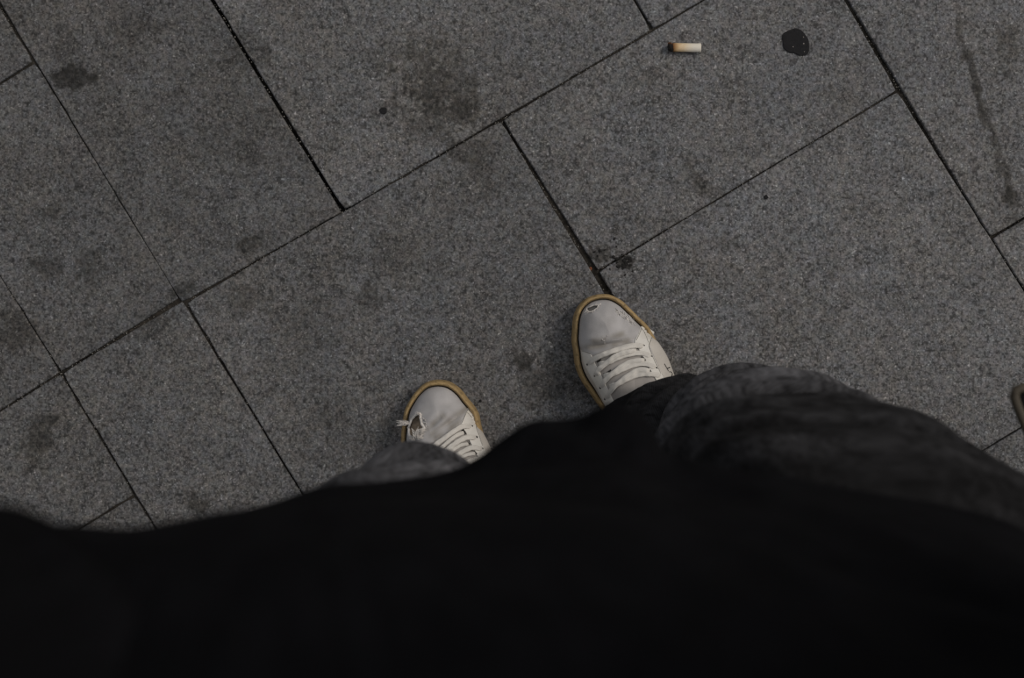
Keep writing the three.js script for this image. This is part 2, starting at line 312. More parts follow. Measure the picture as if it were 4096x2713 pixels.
{ // cigarette butt
  const a = P(2689, 193), b = P(2801, 195), c = a.clone().add(b).multiplyScalar(0.5), ry = 0.0038, t = thing('cigarette_butt', 'burnt white cigarette butt lying on the granite slab', 'cigarette butt', c.x, ry, c.z);
  const L = a.distanceTo(b), ang = Math.atan2(-(b.z - a.z), b.x - a.x); t.rotation.y = ang;
  const paper = dataTex(256, 128, (i, j, o) => {
    const x = i / 256, v = j / 128, n = vn(i / 14, j / 8, 81) * 0.5 + vn(i / 5, j / 4, 82) * 0.3;
    const st = clamp(1 - x / (0.46 + 0.16 * n), 0, 1), sc = clamp(1 - x / (0.20 + 0.14 * vn(v * 9, 3, 83)), 0, 1), w = smooth(0.3, 0.85, x);
    let r = 0.76 + 0.04 * w, g = 0.63 + 0.12 * w, bl = 0.44 + 0.22 * w;
    r *= 1 - 0.2 * st; g *= 1 - 0.42 * st; bl *= 1 - 0.66 * st;
    r *= 1 - 0.75 * sc; g *= 1 - 0.85 * sc; bl *= 1 - 0.92 * sc;
    o[0] = r; o[1] = g; o[2] = bl;
  }, true, THREE.ClampToEdgeWrapping);
  const rz = 0.0047, n = 28, prof = [[-L / 2 + 0.0006, 0.86], [-L / 2, 0.95], [-L / 2 + 0.0006, 1], [-L * 0.25, 0.985], [0, 0.97], [L * 0.3, 0.99], [L / 2 - 0.0006, 1.02], [L / 2, 0.97], [L / 2 - 0.0002, 0.7], [L / 2 - 0.0004, 0.02]];
  const ring = (pr, j, jag) => { const th = j / n * 6.283, w = 1 + 0.02 * Math.sin(th * 3 + pr[0] * 300); return [pr[0] + (jag ? jag * vn(j * 0.7, 3, 84) : 0), Math.sin(th) * ry * pr[1] * w, Math.cos(th) * rz * pr[1] * w]; };
  mesh('filter_paper', gridGeo(prof.length, n, (i, j) => ring(prof[i], j, i < 3 ? 0.0007 : 0), true, (i, j, p) => [clamp(p[0] / L + 0.5, 0.002, 0.998), j / n]), new THREE.MeshStandardMaterial({ map: paper, roughness: 0.8, side: THREE.DoubleSide }), t);
  const ash = new THREE.MeshStandardMaterial({ color: new THREE.Color(0.012, 0.008, 0.006), roughness: 0.95, side: THREE.DoubleSide });
  const p2 = [[-L / 2 + 0.001, 0.93], [-L / 2 - 0.0022, 0.96], [-L / 2 - 0.0046, 0.84], [-L / 2 - 0.0034, 0.4], [-L / 2 - 0.0028, 0.02]];
  mesh('burnt_tip', gridGeo(p2.length, n, (i, j) => ring(p2[i], j, i > 0 ? 0.0012 : 0), true), ash, t);
  const fl = tube([[-L / 2 - 0.0012, 0.002, -0.0030], [-L / 2 - 0.0028, 0.0024, -0.0040], [-L / 2 - 0.0052, 0.001, -0.0039]], 0.0011, 6, 5);
  mesh('tobacco_shred', fl, new THREE.MeshStandardMaterial({ color: new THREE.Color(0.10, 0.04, 0.014), roughness: 0.9 }), t);
}
{ // dark crumbs on the joint
  const c = P(2490, 1045), t = thing('dirt_clump', 'small broken clump of black dirt on the joint above the right shoe', 'dirt', c.x, 0, c.z), list = [];
  for (let i = 0; i < 34; i++) { const a = rnd() * 6.28, r = Math.sqrt(rnd()), p = P(2494 + Math.cos(a) * r * 36 + rr(-12, 8), 1048 + Math.sin(a) * r * 28 + rr(-5, 5)); const g = new THREE.IcosahedronGeometry(rr(0.0006, 0.0017), 1); g.scale(1.4, 0.5, 1); g.rotateY(rnd() * 6); g.translate(p.x - c.x, 0.0002, p.z - c.z); list.push(g); }
  for (const [x, y, r] of [[2400, 1003, 0.0014], [2378, 1008, 0.0012], [2466, 986, 0.001], [2458, 955, 0.0014], [2391, 1024, 0.001], [2455, 1028, 0.0016], [2440, 1076, 0.0009], [2530, 1085, 0.001], [2500, 1100, 0.0012], [2420, 1000, 0.0008]]) { const p = P(x, y), g = new THREE.IcosahedronGeometry(r, 1); g.scale(1.3, 0.4, 0.9); g.rotateY(rnd() * 6); g.translate(p.x - c.x, 0.0002, p.z - c.z); list.push(g); }
  mesh('crumb', merged(list), new THREE.MeshStandardMaterial({ color: new THREE.Color(0.012, 0.011, 0.011), roughness: 0.95 }), t);
  const o = P(2363, 1075), g = new THREE.IcosahedronGeometry(0.0022, 1); g.scale(0.75, 0.5, 1);
  const m = mesh('leaf_scrap', g, new THREE.MeshStandardMaterial({ color: new THREE.Color(0.17, 0.055, 0.02), roughness: 0.9 }), scene);
  m.position.set(o.x, -0.0024, o.z); tag(m, 'tiny rust orange scrap stuck in the joint above the right toe', 'litter');
}

// ---------------------------------------------------------------- fabrics
const canvasMap = dataTex(512, 512, (i, j, o) => { const n = 1 + 0.10 * vn(i / 75, j / 75, 91) + 0.08 * vn(i / 24, j / 24, 92) + 0.05 * ((i + j) % 4 < 2 ? 1 : -1) * ((i - j + 512) % 4 < 2 ? 1 : -1) + 0.05 * vn(i / 2, j / 2, 93); o[0] = 0.465 * n; o[1] = 0.455 * n; o[2] = 0.462 * n; });
const canvasBump = dataTex(256, 256, (i, j, o) => { o[0] = 0.5 + 0.25 * Math.sin(i * Math.PI / 2) * Math.sin(j * Math.PI / 2) + 0.15 * vn(i / 2, j / 2, 94); }, false);
canvasMap.repeat.set(8, 8); canvasBump.repeat.set(16, 16);
const M = {
  vamp: new THREE.MeshStandardMaterial({ map: canvasMap, vertexColors: true, roughness: 0.9, bumpMap: canvasBump, bumpScale: 0.0002, side: THREE.DoubleSide }),
  tongue: new THREE.MeshStandardMaterial({ map: canvasMap, vertexColors: true, color: new THREE.Color(0.85, 0.82, 0.78), roughness: 0.9, side: THREE.DoubleSide }),
  leather: null, lace: null, foxing: null,
  thread: new THREE.MeshStandardMaterial({ color: new THREE.Color(0.72, 0.69, 0.66), roughness: 0.95 }),
  stitch: new THREE.MeshStandardMaterial({ color: new THREE.Color(0.24, 0.23, 0.2), roughness: 0.9 }),
  dark: new THREE.MeshStandardMaterial({ color: new THREE.Color(0.02, 0.018, 0.016), roughness: 0.8 }),
  ink: new THREE.MeshStandardMaterial({ color: new THREE.Color(0.012, 0.012, 0.013), roughness: 0.7 }),
};
{
  const lm = dataTex(512, 512, (i, j, o) => { const n = 1 + 0.05 * vn(i / 70, j / 70, 101) + 0.04 * vn(i / 20, j / 20, 102) + 0.03 * vn(i / 4, j / 4, 103); const d = Math.max(0, vn(i / 45, j / 45, 104)) * 0.05; o[0] = 0.77 * n * (1 - d); o[1] = 0.75 * n * (1 - d * 1.2); o[2] = 0.71 * n * (1 - d * 1.8); });
  lm.repeat.set(8, 8);
  M.leather = new THREE.MeshStandardMaterial({ map: lm, roughness: 0.6, side: THREE.DoubleSide });
  M.quarter = new THREE.MeshStandardMaterial({ map: lm, vertexColors: true, color: new THREE.Color(0.8, 0.78, 0.77), roughness: 0.65, side: THREE.DoubleSide });
  const la = dataTex(256, 256, (i, j, o) => { const n = 1 + 0.10 * ((i + j * 2) % 6 < 3 ? 0.5 : -0.5) + 0.09 * vn(i / 25, j / 25, 105) + 0.06 * vn(i / 3, j / 3, 106); o[0] = 0.68 * n; o[1] = 0.655 * n; o[2] = 0.615 * n; });
  la.repeat.set(16, 16);
  M.lace = new THREE.MeshStandardMaterial({ map: la, roughness: 0.92, side: THREE.DoubleSide });
  const fx = dataTex(512, 128, (i, j, o) => {
    const n = 1 + 0.12 * vn(i / 40, j / 30, 107) + 0.1 * vn(i / 8, j / 6, 108) + 0.06 * vn(i / 2, j / 2, 109); let d = Math.max(0, vn(i / 14, j / 9, 110) - 0.3) * 0.7 + Math.max(0, vn(i / 4, j / 3, 111) - 0.62) * 1.2;
    o[0] = 0.375 * n * (1 - d); o[1] = 0.262 * n * (1 - d); o[2] = 0.122 * n * (1 - d);
  });
  M.foxing = new THREE.MeshStandardMaterial({ map: fx, roughness: 0.7, side: THREE.DoubleSide });
}
const liningMat = new THREE.MeshStandardMaterial({ map: dataTex(256, 256, (i, j, o) => { const n = 1 + 0.45 * vn(i / 22, j / 22, 121) + 0.25 * vn(i / 6, j / 6, 122); o[0] = 0.20 * n; o[1] = 0.155 * n; o[2] = 0.11 * n; }), roughness: 0.95, side: THREE.DoubleSide });
liningMat.map.repeat.set(14, 14);
const greyLining = new THREE.MeshStandardMaterial({ color: new THREE.Color(0.155, 0.15, 0.145), roughness: 0.95, side: THREE.DoubleSide });

// ---------------------------------------------------------------- the person
const person = thing('person', 'person standing on the paving in a black coat, charcoal jeans and worn white trainers', 'person');

// ---- shoes
function makeShoe(o) {
  const shoe = new THREE.Group(); shoe.name = numbered('shoe'); person.add(shoe); shoe.userData.label = o.label;
  const z2p = p => [o.org[0] + p[0] / 2.613, o.org[1] + p[1] / 2.613];
  const ap = P(...z2p(o.apex), 0.02), d = new THREE.Vector2(...o.dir).normalize(), e = new THREE.Vector2(d.y, -d.x);
  const toW = (a, w) => [ap.x + d.x * a + e.x * w, ap.z + d.y * a + e.y * w];
  const toL = (x, z) => { const dx = x - ap.x, dz = z - ap.z; return [dx * d.x + dz * d.y, dx * e.x + dz * e.y]; };
  const raw = [...o.seen.map(p => { const v = P(...z2p(p), 0.022); return new THREE.Vector3(v.x, 0, v.z); }), ...o.hidden.map(([a, w]) => { const q = toW(a / 1000, w / 1000); return new THREE.Vector3(q[0], 0, q[1]); })];
  const N = 420, curve = new THREE.CatmullRomCurve3(raw, true, 'centripetal'), out = curve.getSpacedPoints(N).slice(0, N).map(v => [v.x, v.z]);
  const nrm = out.map((p, i) => { const a = out[(i + N - 5) % N], b = out[(i + 5) % N], l = Math.hypot(b[0] - a[0], b[1] - a[1]); return [-(b[1] - a[1]) / l, (b[0] - a[0]) / l]; });
  { // inward normals
    const c = toW(0.14, 0); const s = (c[0] - out[0][0]) * nrm[0][0] + (c[1] - out[0][1]) * nrm[0][1];
    if (s < 0) nrm.forEach(n => { n[0] *= -1; n[1] *= -1; });
  }
  const inset = k => out.map((p, i) => [p[0] + nrm[i][0] * k, p[1] + nrm[i][1] * k]);
  const insetAt = out.map(p => { const [a, w] = toL(p[0], p[1]); return w > 0 ? 0.0064 - 0.0060 * smooth(o.flare[0], o.flare[1], a) - 0.0055 * smooth(o.flare[1] - 0.012, o.flare[1] + 0.022, a) : 0.0064 - 0.003 * smooth(0.085, 0.13, a); });
  const base = out.map((p, i) => [p[0] + nrm[i][0] * insetAt[i], p[1] + nrm[i][1] * insetAt[i]]), coarse = base.filter((_, i) => i % 3 === 0);
  const dist = (x, z) => {
    let m = 1e9; const n = coarse.length;
    for (let i = 0; i < n; i++) {
      const p = coarse[i], q = coarse[(i + 1) % n], dx = q[0] - p[0], dz = q[1] - p[1], t = clamp(((x - p[0]) * dx + (z - p[1]) * dz) / (dx * dx + dz * dz), 0, 1), ex = x - p[0] - dx * t, ez = z - p[1] - dz * t, dd = ex * ex + ez * ez; if (dd < m) m = dd;
    }
    const s = Math.sqrt(m); return inPoly(x, z, coarse) ? s : -s;
  };
  const crest = [[0, 0.046], [0.02, 0.0505], [0.045, 0.056], [0.07, 0.062], [0.10, 0.076], [0.13, 0.090], [0.165, 0.104], [0.2, 0.105], [0.26, 0.095], [0.29, 0.09]];
  const creases = o.creases.map(c => c.map(p => { const v = P(...z2p(p), 0.06); return [v.x, v.z]; }));
  const H = (x, z) => {
    const [a] = toL(x, z), dd = dist(x, z); if (dd <= 0) return 0.024;
    const t = Math.min(1, dd / 0.036), f = Math.pow(1 - Math.pow(1 - t, 2.1), 1 / 2.1);
    let y = 0.024 + (lerpTable(crest, a) - 0.024) * f;
    for (let c = 0; c < creases.length; c++) {
      const L = creases[c]; let m = 1, tt = 0;
      for (let i = 0; i < L.length - 1; i++) { const p = L[i], q = L[i + 1], dx = q[0] - p[0], dz = q[1] - p[1], u = clamp(((x - p[0]) * dx + (z - p[1]) * dz) / (dx * dx + dz * dz), 0, 1), ee = Math.hypot(x - p[0] - dx * u, z - p[1] - dz * u); if (ee < m) { m = ee; tt = (i + u) / (L.length - 1); } }
      const w = 0.0032, k = Math.exp(-((m / w) ** 2)) - 0.45 * Math.exp(-(((m - 0.0075) / 0.004) ** 2)); y -= o.creaseDepth[c] * k * Math.sin(Math.PI * clamp(tt, 0.06, 0.94)) * Math.min(1, dd / 0.012);
    }
    return y + 0.0006 * vn(x * 90, z * 90, 131) * f;
  };
  const onSurf = (zp, off = 0) => { const p = z2p(zp); let h = 0.06; let v; for (let k = 0; k < 7; k++) { v = P(p[0], p[1], h); h = 0.5 * h + 0.5 * H(v.x, v.z); } v = P(p[0], p[1], h); return new THREE.Vector3(v.x, H(v.x, v.z) + off, v.z); };
  // sole with foxing band
  const prof = [[0.012, 0.0008], [0.003, 0.0006], [0.0005, 0.002], [-0.0004, 0.005], [-0.0002, 0.0125], [0.0009, 0.0135], [0.0, 0.0145], [0.0001, 0.0215], [0.0008, 0.0262], [0.0022, 0.0284], [0.0034, 0.0286], [0.0043, 0.0278], [0.0049, 0.0262], [0.0053, 0.022], [0.0060, 0.018]];
  const rings = prof.map(p => inset(p[0]));
  mesh('sole', gridGeo(prof.length, N, (i, j) => [rings[i][j][0], prof[i][1] + (i > 7 && i < 13 ? 0.0005 * vn(j / 13, 2, 132) : 0), rings[i][j][1]], true, (i, j) => [j / N * 6, i / prof.length]), M.foxing, shoe);
  const inset0 = [inset(0.0047), inset(0.0062), inset(0.0082)];
  mesh('welt_seam', gridGeo(3, N, (i, j) => { const q = inset0[i][j]; return [q[0], [0.0238, 0.0243, 0.0238][i], q[1]]; }, true), M.dark, shoe);
  // upper
  const RN = 92, pos = [], uv = [];
  const cen = out.map((p, i) => { const [a, w] = toL(p[0], p[1]); const ca = clamp(a, 0.05, 0.245); return toW(ca, lerpTable(o.spine, ca)); });
  for (let r = 0; r < RN; r++) { const k = Math.sin((1 - r / (RN - 1)) * Math.PI / 2); for (let j = 0; j < N; j++) { const x = cen[j][0] + (base[j][0] - cen[j][0]) * k, z = cen[j][1] + (base[j][1] - cen[j][1]) * k; pos.push(x, r === 0 ? 0.022 : H(x, z), z); uv.push(x, z); } }
  const parts = { vamp: [], quarter: [], tongue: [] };
  const tear = o.tear.map(z2p), reg = Object.fromEntries(Object.entries(o.regions).map(([k, v]) => [k, v.map(L => L.map(z2p))]));
  for (let r = 0; r < RN - 1; r++) for (let j = 0; j < N; j++) {
    const a = r * N + j, b = r * N + (j + 1) % N, c = a + N, dd = b + N, cx = (pos[a * 3] + pos[dd * 3]) / 2, cy = (pos[a * 3 + 1] + pos[dd * 3 + 1]) / 2, cz = (pos[a * 3 + 2] + pos[dd * 3 + 2]) / 2;
    const [px, py] = toPx(cx, cy, cz);
    if (inPoly(px, py, tear)) continue;
    let key = toL(cx, cz)[0] < 0.1 ? 'vamp' : 'quarter'; for (const n of ['quarter', 'tongue']) if (reg[n].some(L => inPoly(px, py, L))) { key = n; break; }
    parts[key].push(a, b, c, b, dd, c);
  }
  const full = new THREE.BufferGeometry(); full.setAttribute('position', new THREE.Float32BufferAttribute(pos, 3)); full.setAttribute('uv', new THREE.Float32BufferAttribute(uv, 2));
  { const all = []; for (let r = 0; r < RN - 1; r++) for (let j = 0; j < N; j++) { const a = r * N + j, b = r * N + (j + 1) % N, c = a + N, dd = b + N; all.push(a, b, c, b, dd, c); } full.setIndex(all); full.computeVertexNormals();
    const nn = full.attributes.normal; let s = 0; for (let i = N * 40; i < N * 60; i++) s += nn.getY(i); if (s < 0) { for (let i = 0; i < nn.array.length; i++) nn.array[i] *= -1; for (const k in parts) { const q = parts[k]; for (let i = 0; i < q.length; i += 3) { const t = q[i + 1]; q[i + 1] = q[i + 2]; q[i + 2] = t; } } } }
  for (const k of ['vamp', 'quarter', 'tongue']) if (parts[k].length) {
    const map = new Map(), C2 = [], P2 = [], N2 = [], U2 = [], I2 = [];
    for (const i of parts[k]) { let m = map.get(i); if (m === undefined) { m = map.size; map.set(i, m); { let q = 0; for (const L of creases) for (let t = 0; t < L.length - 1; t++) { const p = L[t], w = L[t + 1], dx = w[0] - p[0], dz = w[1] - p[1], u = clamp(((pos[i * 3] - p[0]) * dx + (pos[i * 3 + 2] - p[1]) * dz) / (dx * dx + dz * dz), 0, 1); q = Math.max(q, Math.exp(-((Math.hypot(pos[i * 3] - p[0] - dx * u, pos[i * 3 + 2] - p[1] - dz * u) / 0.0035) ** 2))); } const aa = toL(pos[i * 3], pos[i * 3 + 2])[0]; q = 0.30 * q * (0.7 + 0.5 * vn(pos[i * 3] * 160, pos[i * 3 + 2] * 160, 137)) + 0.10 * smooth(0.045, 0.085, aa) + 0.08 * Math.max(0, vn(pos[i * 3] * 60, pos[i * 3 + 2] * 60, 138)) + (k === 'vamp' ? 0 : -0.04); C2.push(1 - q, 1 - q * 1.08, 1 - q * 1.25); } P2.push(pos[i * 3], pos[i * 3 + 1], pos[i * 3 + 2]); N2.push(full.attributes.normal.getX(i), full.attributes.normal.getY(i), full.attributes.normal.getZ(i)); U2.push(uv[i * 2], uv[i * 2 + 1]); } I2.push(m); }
    const g = new THREE.BufferGeometry(); g.setAttribute('position', new THREE.Float32BufferAttribute(P2, 3)); g.setAttribute('normal', new THREE.Float32BufferAttribute(N2, 3)); g.setAttribute('uv', new THREE.Float32BufferAttribute(U2, 2)); g.setAttribute('color', new THREE.Float32BufferAttribute(C2, 3)); g.setIndex(I2); // trodden-in grime along the creases
    mesh(k, g, M[k === 'quarter' ? 'quarter' : k], shoe, k === 'vamp' ? o.vampLabel : undefined);
  }
  // lining seen through the tear
  { const xs = o.tear.map(p => p[0]), ys = o.tear.map(p => p[1]), x0 = Math.min(...xs) - 28, x1 = Math.max(...xs) + 28, y0 = Math.min(...ys) - 28, y1 = Math.max(...ys) + 28, n = 26;
    mesh('lining', gridGeo(n, n, (i, j) => { const v = onSurf([x0 + (x1 - x0) * j / (n - 1), y0 + (y1 - y0) * i / (n - 1)]); return [v.x, v.y - 0.0022 - 0.0008 * vn(v.x * 300, v.z * 300, 133) - 0.0006, v.z]; }), o.lining, shoe, o.liningLabel); }
  // overlays (raised leather strips between two edge lines)
  const edge = (L, t) => { const c = new THREE.CatmullRomCurve3(L.map(p => new THREE.Vector3(p[0], 0, p[1]))); const v = c.getPoint(t); return [v.x, v.z]; };
  for (const [A, B] of o.overlays) {
    const rows = 46, ks = [0, 0.0001, 0.03, 0.08, 0.3, 0.5, 0.7, 0.92, 0.97, 0.9999, 1], of = [-0.0012, 0.0002, 0.0013, 0.0016, 0.0017, 0.0017, 0.0017, 0.0016, 0.0013, 0.0002, -0.0012];
    const rows2 = rows + 2;
    mesh('eyestay', gridGeo(rows2, ks.length, (i, j) => { const t = clamp((i - 1) / (rows - 1), 0, 1), p = edge(A, t), q = edge(B, t), x = p[0] + (q[0] - p[0]) * ks[j], y = p[1] + (q[1] - p[1]) * ks[j]; const v = onSurf([x, y], (i === 0 || i === rows2 - 1) ? -0.001 : of[j]); return [v.x, v.y, v.z]; }), M.leather, shoe);
  }
  for (const L of o.stitches) { // rows of short stitches
    const c = new THREE.CatmullRomCurve3(L.map(p => new THREE.Vector3(p[0], 0, p[1]))), len = c.getLength(), n = Math.round(len / 11), list = [];
    for (let i = 0; i < n; i++) { const a = c.getPointAt((i + 0.1) / n), b = c.getPointAt((i + 0.85) / n); list.push(tube([onSurf([a.x, a.z], 0.0017), onSurf([(a.x + b.x) / 2, (a.z + b.z) / 2], 0.0020), onSurf([b.x, b.z], 0.0017)], 0.00028, 3, 4)); }
    mesh('stitching', merged(list), M.stitch, shoe);
  }
  for (const L of o.laces) { // flat woven ribbons
    const [pts, wid, lift] = L, c = new THREE.CatmullRomCurve3(pts.map(p => new THREE.Vector3(p[0], 0, p[1]))), n = 40, hw = wid / 2;
    const cs = [[-1, -0.5], [-1, 0.3], [-0.9, 0.75], [-0.5, 1], [0, 1.05], [0.5, 1], [0.9, 0.75], [1, 0.3], [1, -0.5]];
    mesh('lace', gridGeo(n, cs.length, (i, j) => {
      const t = i / (n - 1), p = c.getPointAt(t), q = c.getTangentAt(t), w = hw * (1 - 0.3 * smooth(0.9, 1, Math.abs(t - 0.5) * 2)) * (1 + 0.05 * Math.sin(i * 0.9 + wid)), nx = -q.z, nz = q.x;
      const endDip = smooth(0.9, 1, Math.abs(t - 0.5) * 2);
      const x = p.x + nx * w * cs[j][0], y = p.z + nz * w * cs[j][0], v = onSurf([x, y]), vc = onSurf([p.x, p.z]);
      return [v.x, v.y * 0.6 + vc.y * 0.4 + (0.0012 * cs[j][1] + 0.0016 + lift + 0.0006 * vn(x / 40, y / 40, 134)) * (1 - endDip) + endDip * (0.0007 * cs[j][1] + 0.0007), v.z];
    }, false, (i, j) => [i / n * 0.09, j / 60]), M.lace, shoe);
  }
  for (const [p, r] of o.eyelets) { const v = onSurf(p, 0.0013), g = new THREE.SphereGeometry(r, 10, 6); g.scale(1, 0.35, 0.8); g.translate(v.x, v.y, v.z); mesh('eyelet', g, M.dark, shoe); }
  for (const [L, w] of o.gaps) mesh('tongue_gap', tube(L.map(p => onSurf(p, 0.0004)), w, 10, 6), M.dark, shoe);
  // frayed threads round the tear and scuffs
  const fr = [];
  const ring = new THREE.CatmullRomCurve3(o.tear.map(p => new THREE.Vector3(p[0], 0, p[1])), true), cx = o.tear.reduce((s, p) => s + p[0], 0) / o.tear.length, cy = o.tear.reduce((s, p) => s + p[1], 0) / o.tear.length;
  for (let i = 0; i < o.fray; i++) {
    const p = ring.getPointAt(rnd()), dx = p.x - cx, dy = p.z - cy, l = Math.hypot(dx, dy) || 1, len = rr(0.35, 1.0) * o.frayLen, ang = rr(-0.9, 0.9), ux = (dx * Math.cos(ang) - dy * Math.sin(ang)) / l, uy = (dx * Math.sin(ang) + dy * Math.cos(ang)) / l;
    fr.push(tube([onSurf([p.x - ux * len * 0.25, p.z - uy * len * 0.25], -0.0002), onSurf([p.x + ux * len * 0.3, p.z + uy * len * 0.3], 0.0012), onSurf([p.x + ux * len, p.z + uy * len], rr(0.0003, 0.0012))], rr(0.00016, 0.0003), 5, 4));
  }
  { const n = 90, pts = Array.from({ length: n }, (_, i) => { const p = ring.getPointAt(i / n), k = 1.05 + 0.05 * vn(i / 3, 2, 135); return onSurf([cx + (p.x - cx) * k, cy + (p.z - cy) * k], 0.0003 + 0.0004 * vn(i / 4, 5, 136)); });
    fr.push(new THREE.TubeGeometry(new THREE.CatmullRomCurve3(pts, true), 200, o.torn ? 0.0013 : 0.0005, 6, true)); }
  for (const [a, b, n, spread, up] of o.tufts) for (let i = 0; i < n; i++) {
    const j = () => rr(-1, 1) * spread, kk = rr(0.45, 1.12), A = onSurf([a[0] + j() * 0.7, a[1] + j() * 0.7], 0.0002), v0 = z2p([a[0] + (b[0] - a[0] + j() * 1.9) * kk, a[1] + (b[1] - a[1] + j() * 1.9) * kk]), B = P(v0[0], v0[1], up + rr(0, 0.004)), m = A.clone().lerp(B, 0.5); m.y = Math.max(A.y, B.y) + rr(0.0005, 0.003); m.x += rr(-1, 1) * 0.0012; m.z += rr(-1, 1) * 0.0012;
    fr.push(tube([A, m, B], rr(0.00016, 0.00032), 7, 4));
  }
  const sc = [];
  for (const [x0, y0, x1, y1, n, len, ang] of o.scuffs) for (let i = 0; i < n; i++) {
    const t = rnd(), x = x0 + (x1 - x0) * t + rr(-30, 30), y = y0 + (y1 - y0) * t + rr(-26, 26), a = ang + rr(-0.4, 0.4), l = len * rr(0.4, 1);
    (i % 3 === 0 ? sc : fr).push(tube([onSurf([x - Math.cos(a) * l / 2, y - Math.sin(a) * l / 2], 0.0000), onSurf([x, y], i % 3 === 0 ? 0.0001 : 0.0006), onSurf([x + Math.cos(a) * l / 2, y + Math.sin(a) * l / 2], 0.0000)], i % 3 === 0 ? 0.00032 : rr(0.00025, 0.0004), 4, 4));
  }
  if (sc.length) mesh('scuff', merged(sc), new THREE.MeshStandardMaterial({ color: new THREE.Color(0.14, 0.135, 0.13), roughness: 0.95 }), shoe);
  tag(mesh('frayed_thread', merged(fr), M.thread, shoe), null, null, null, 'stuff');
  for (const L of o.letters) mesh('lettering', tube(L.map(p => onSurf([(p[0] - o.org[0]) * 2.613, (p[1] - o.org[1]) * 2.613], 0.0002)), 0.00062, 10, 5), M.ink, shoe);
  return { H, onSurf };
}
const rightShoe = {
  org: [2150, 1120], apex: [690, 150], dir: [0.33, 0.944], label: 'right shoe, set further forward, lettering on its outer side', vampLabel: 'greyish white canvas toe with a small tear and scuffs',
  seen: [[560, 1190], [490, 1090], [440, 1000], [400, 880], [385, 760], [367, 640], [370, 530], [385, 385], [430, 275], [520, 190], [640, 151], [750, 153], [870, 208], [970, 298], [1060, 388], [1150, 475], [1200, 545]],
  hidden: [[68, 36.6], [85, 36.6], [105, 36.5], [130, 36.5], [160, 36], [195, 35], [235, 35], [265, 30], [283, 16], [289, 0], [282, -16], [262, -30], [230, -34], [190, -33], [150, -34]],
  flare: [0.050, 0.068], spine: [[0.05, -0.003], [0.12, 0.001], [0.245, 0.0]],
  tear: [[655, 252], [632, 262], [600, 264], [560, 277], [515, 303], [530, 322], [557, 331], [600, 308], [624, 292], [632, 272]], lining: greyLining, liningLabel: 'grey lining showing through the toe tear',
  creases: [[[440, 735], [600, 700], [760, 680], [900, 660], [1010, 620]], [[600, 640], [760, 610], [900, 560]]], creaseDepth: [0.0052, 0.0014],
  regions: {
    quarter: [[[1225, 550], [1165, 680], [1250, 860], [1400, 1200], [1900, 2900], [3000, 2900], [3000, 500]], [[300, 715], [440, 725], [560, 790], [650, 960], [760, 1200], [1500, 3000], [300, 3000], [200, 720]]],
    tongue: [[[560, 790], [760, 720], [1010, 650], [1100, 640], [1250, 860], [1400, 1200], [1900, 2900], [1500, 3000], [760, 1200]]],
  },
  overlays: [
    [[[1098, 462], [1052, 560], [1012, 645], [1050, 715], [1092, 790], [1130, 870], [1190, 970], [1260, 1080], [1330, 1200]], [[1222, 548], [1197, 612], [1168, 685], [1187, 745], [1215, 805], [1250, 875], [1310, 1000], [1370, 1110], [1440, 1240]]],
    [[[450, 735], [482, 860], [535, 970], [605, 1100], [675, 1240], [740, 1380]], [[562, 782], [592, 850], [640, 940], [690, 1050], [735, 1140], [800, 1270]]],
  ],
  stitches: [[[1085, 500], [1112, 540], [1140, 600], [1160, 655]], [[1098, 488], [1062, 570], [1030, 630]], [[1205, 575], [1182, 630], [1165, 690], [1190, 770], [1235, 870], [1290, 980]], [[460, 745], [500, 755], [555, 775]]],
  laces: [
    [[[1190, 797], [1080, 765], [960, 778], [850, 812], [740, 860], [640, 880]], 50, 0.0004], [[[1240, 922], [1130, 878], [1010, 890], [880, 940], [780, 985], [690, 1000]], 50, 0.0004], [[[1290, 1002], [1180, 985], [1060, 992], [940, 1035], [840, 1085], [750, 1110]], 50, 0.0004],
    [[[708, 1246], [770, 1150], [860, 1065], [960, 990], [1060, 940], [1175, 948]], 52, 0.0015], [[[655, 1132], [710, 1045], [800, 965], [900, 890], [1000, 850], [1120, 838]], 52, 0.0015], [[[598, 1004], [640, 935], [720, 870], [800, 805], [900, 762], [1035, 735]], 52, 0.0015],
    [[[1110, 690], [1000, 685], [850, 722], [700, 775], [590, 825], [523, 885]], 54, 0.0021],
  ],
  eyelets: [[[1106, 688], 0.0016], [[1186, 800], 0.0014], [[1238, 922], 0.0016], [[524, 884], 0.0016], [[600, 1003], 0.0014], [[658, 1130], 0.0014], [[708, 1246], 0.0014]],
  gaps: [[[[1088, 808], [1112, 826], [1128, 850]], 0.0013], [[[1150, 925], [1170, 945], [1186, 966]], 0.0013], [[[1005, 732], [1035, 730]], 0.0012], [[[625, 858], [665, 832]], 0.0009], [[[690, 985], [720, 975], [770, 940]], 0.0008]],
  fray: 42, frayLen: 24, tufts: [[[520, 318], [495, 345], 9, 9, 0.045]],
  scuffs: [[835, 320, 1000, 450, 78, 36, 1.05], [680, 640, 710, 600, 12, 14, 0.3]],
  letters: [[[2657, 1456], [2665, 1470], [2674, 1485]], [[2669, 1473.5], [2674, 1472.5], [2679.5, 1470.5]], [[2677, 1488], [2684, 1489], [2688, 1494], [2688, 1500], [2686, 1506]]],
};
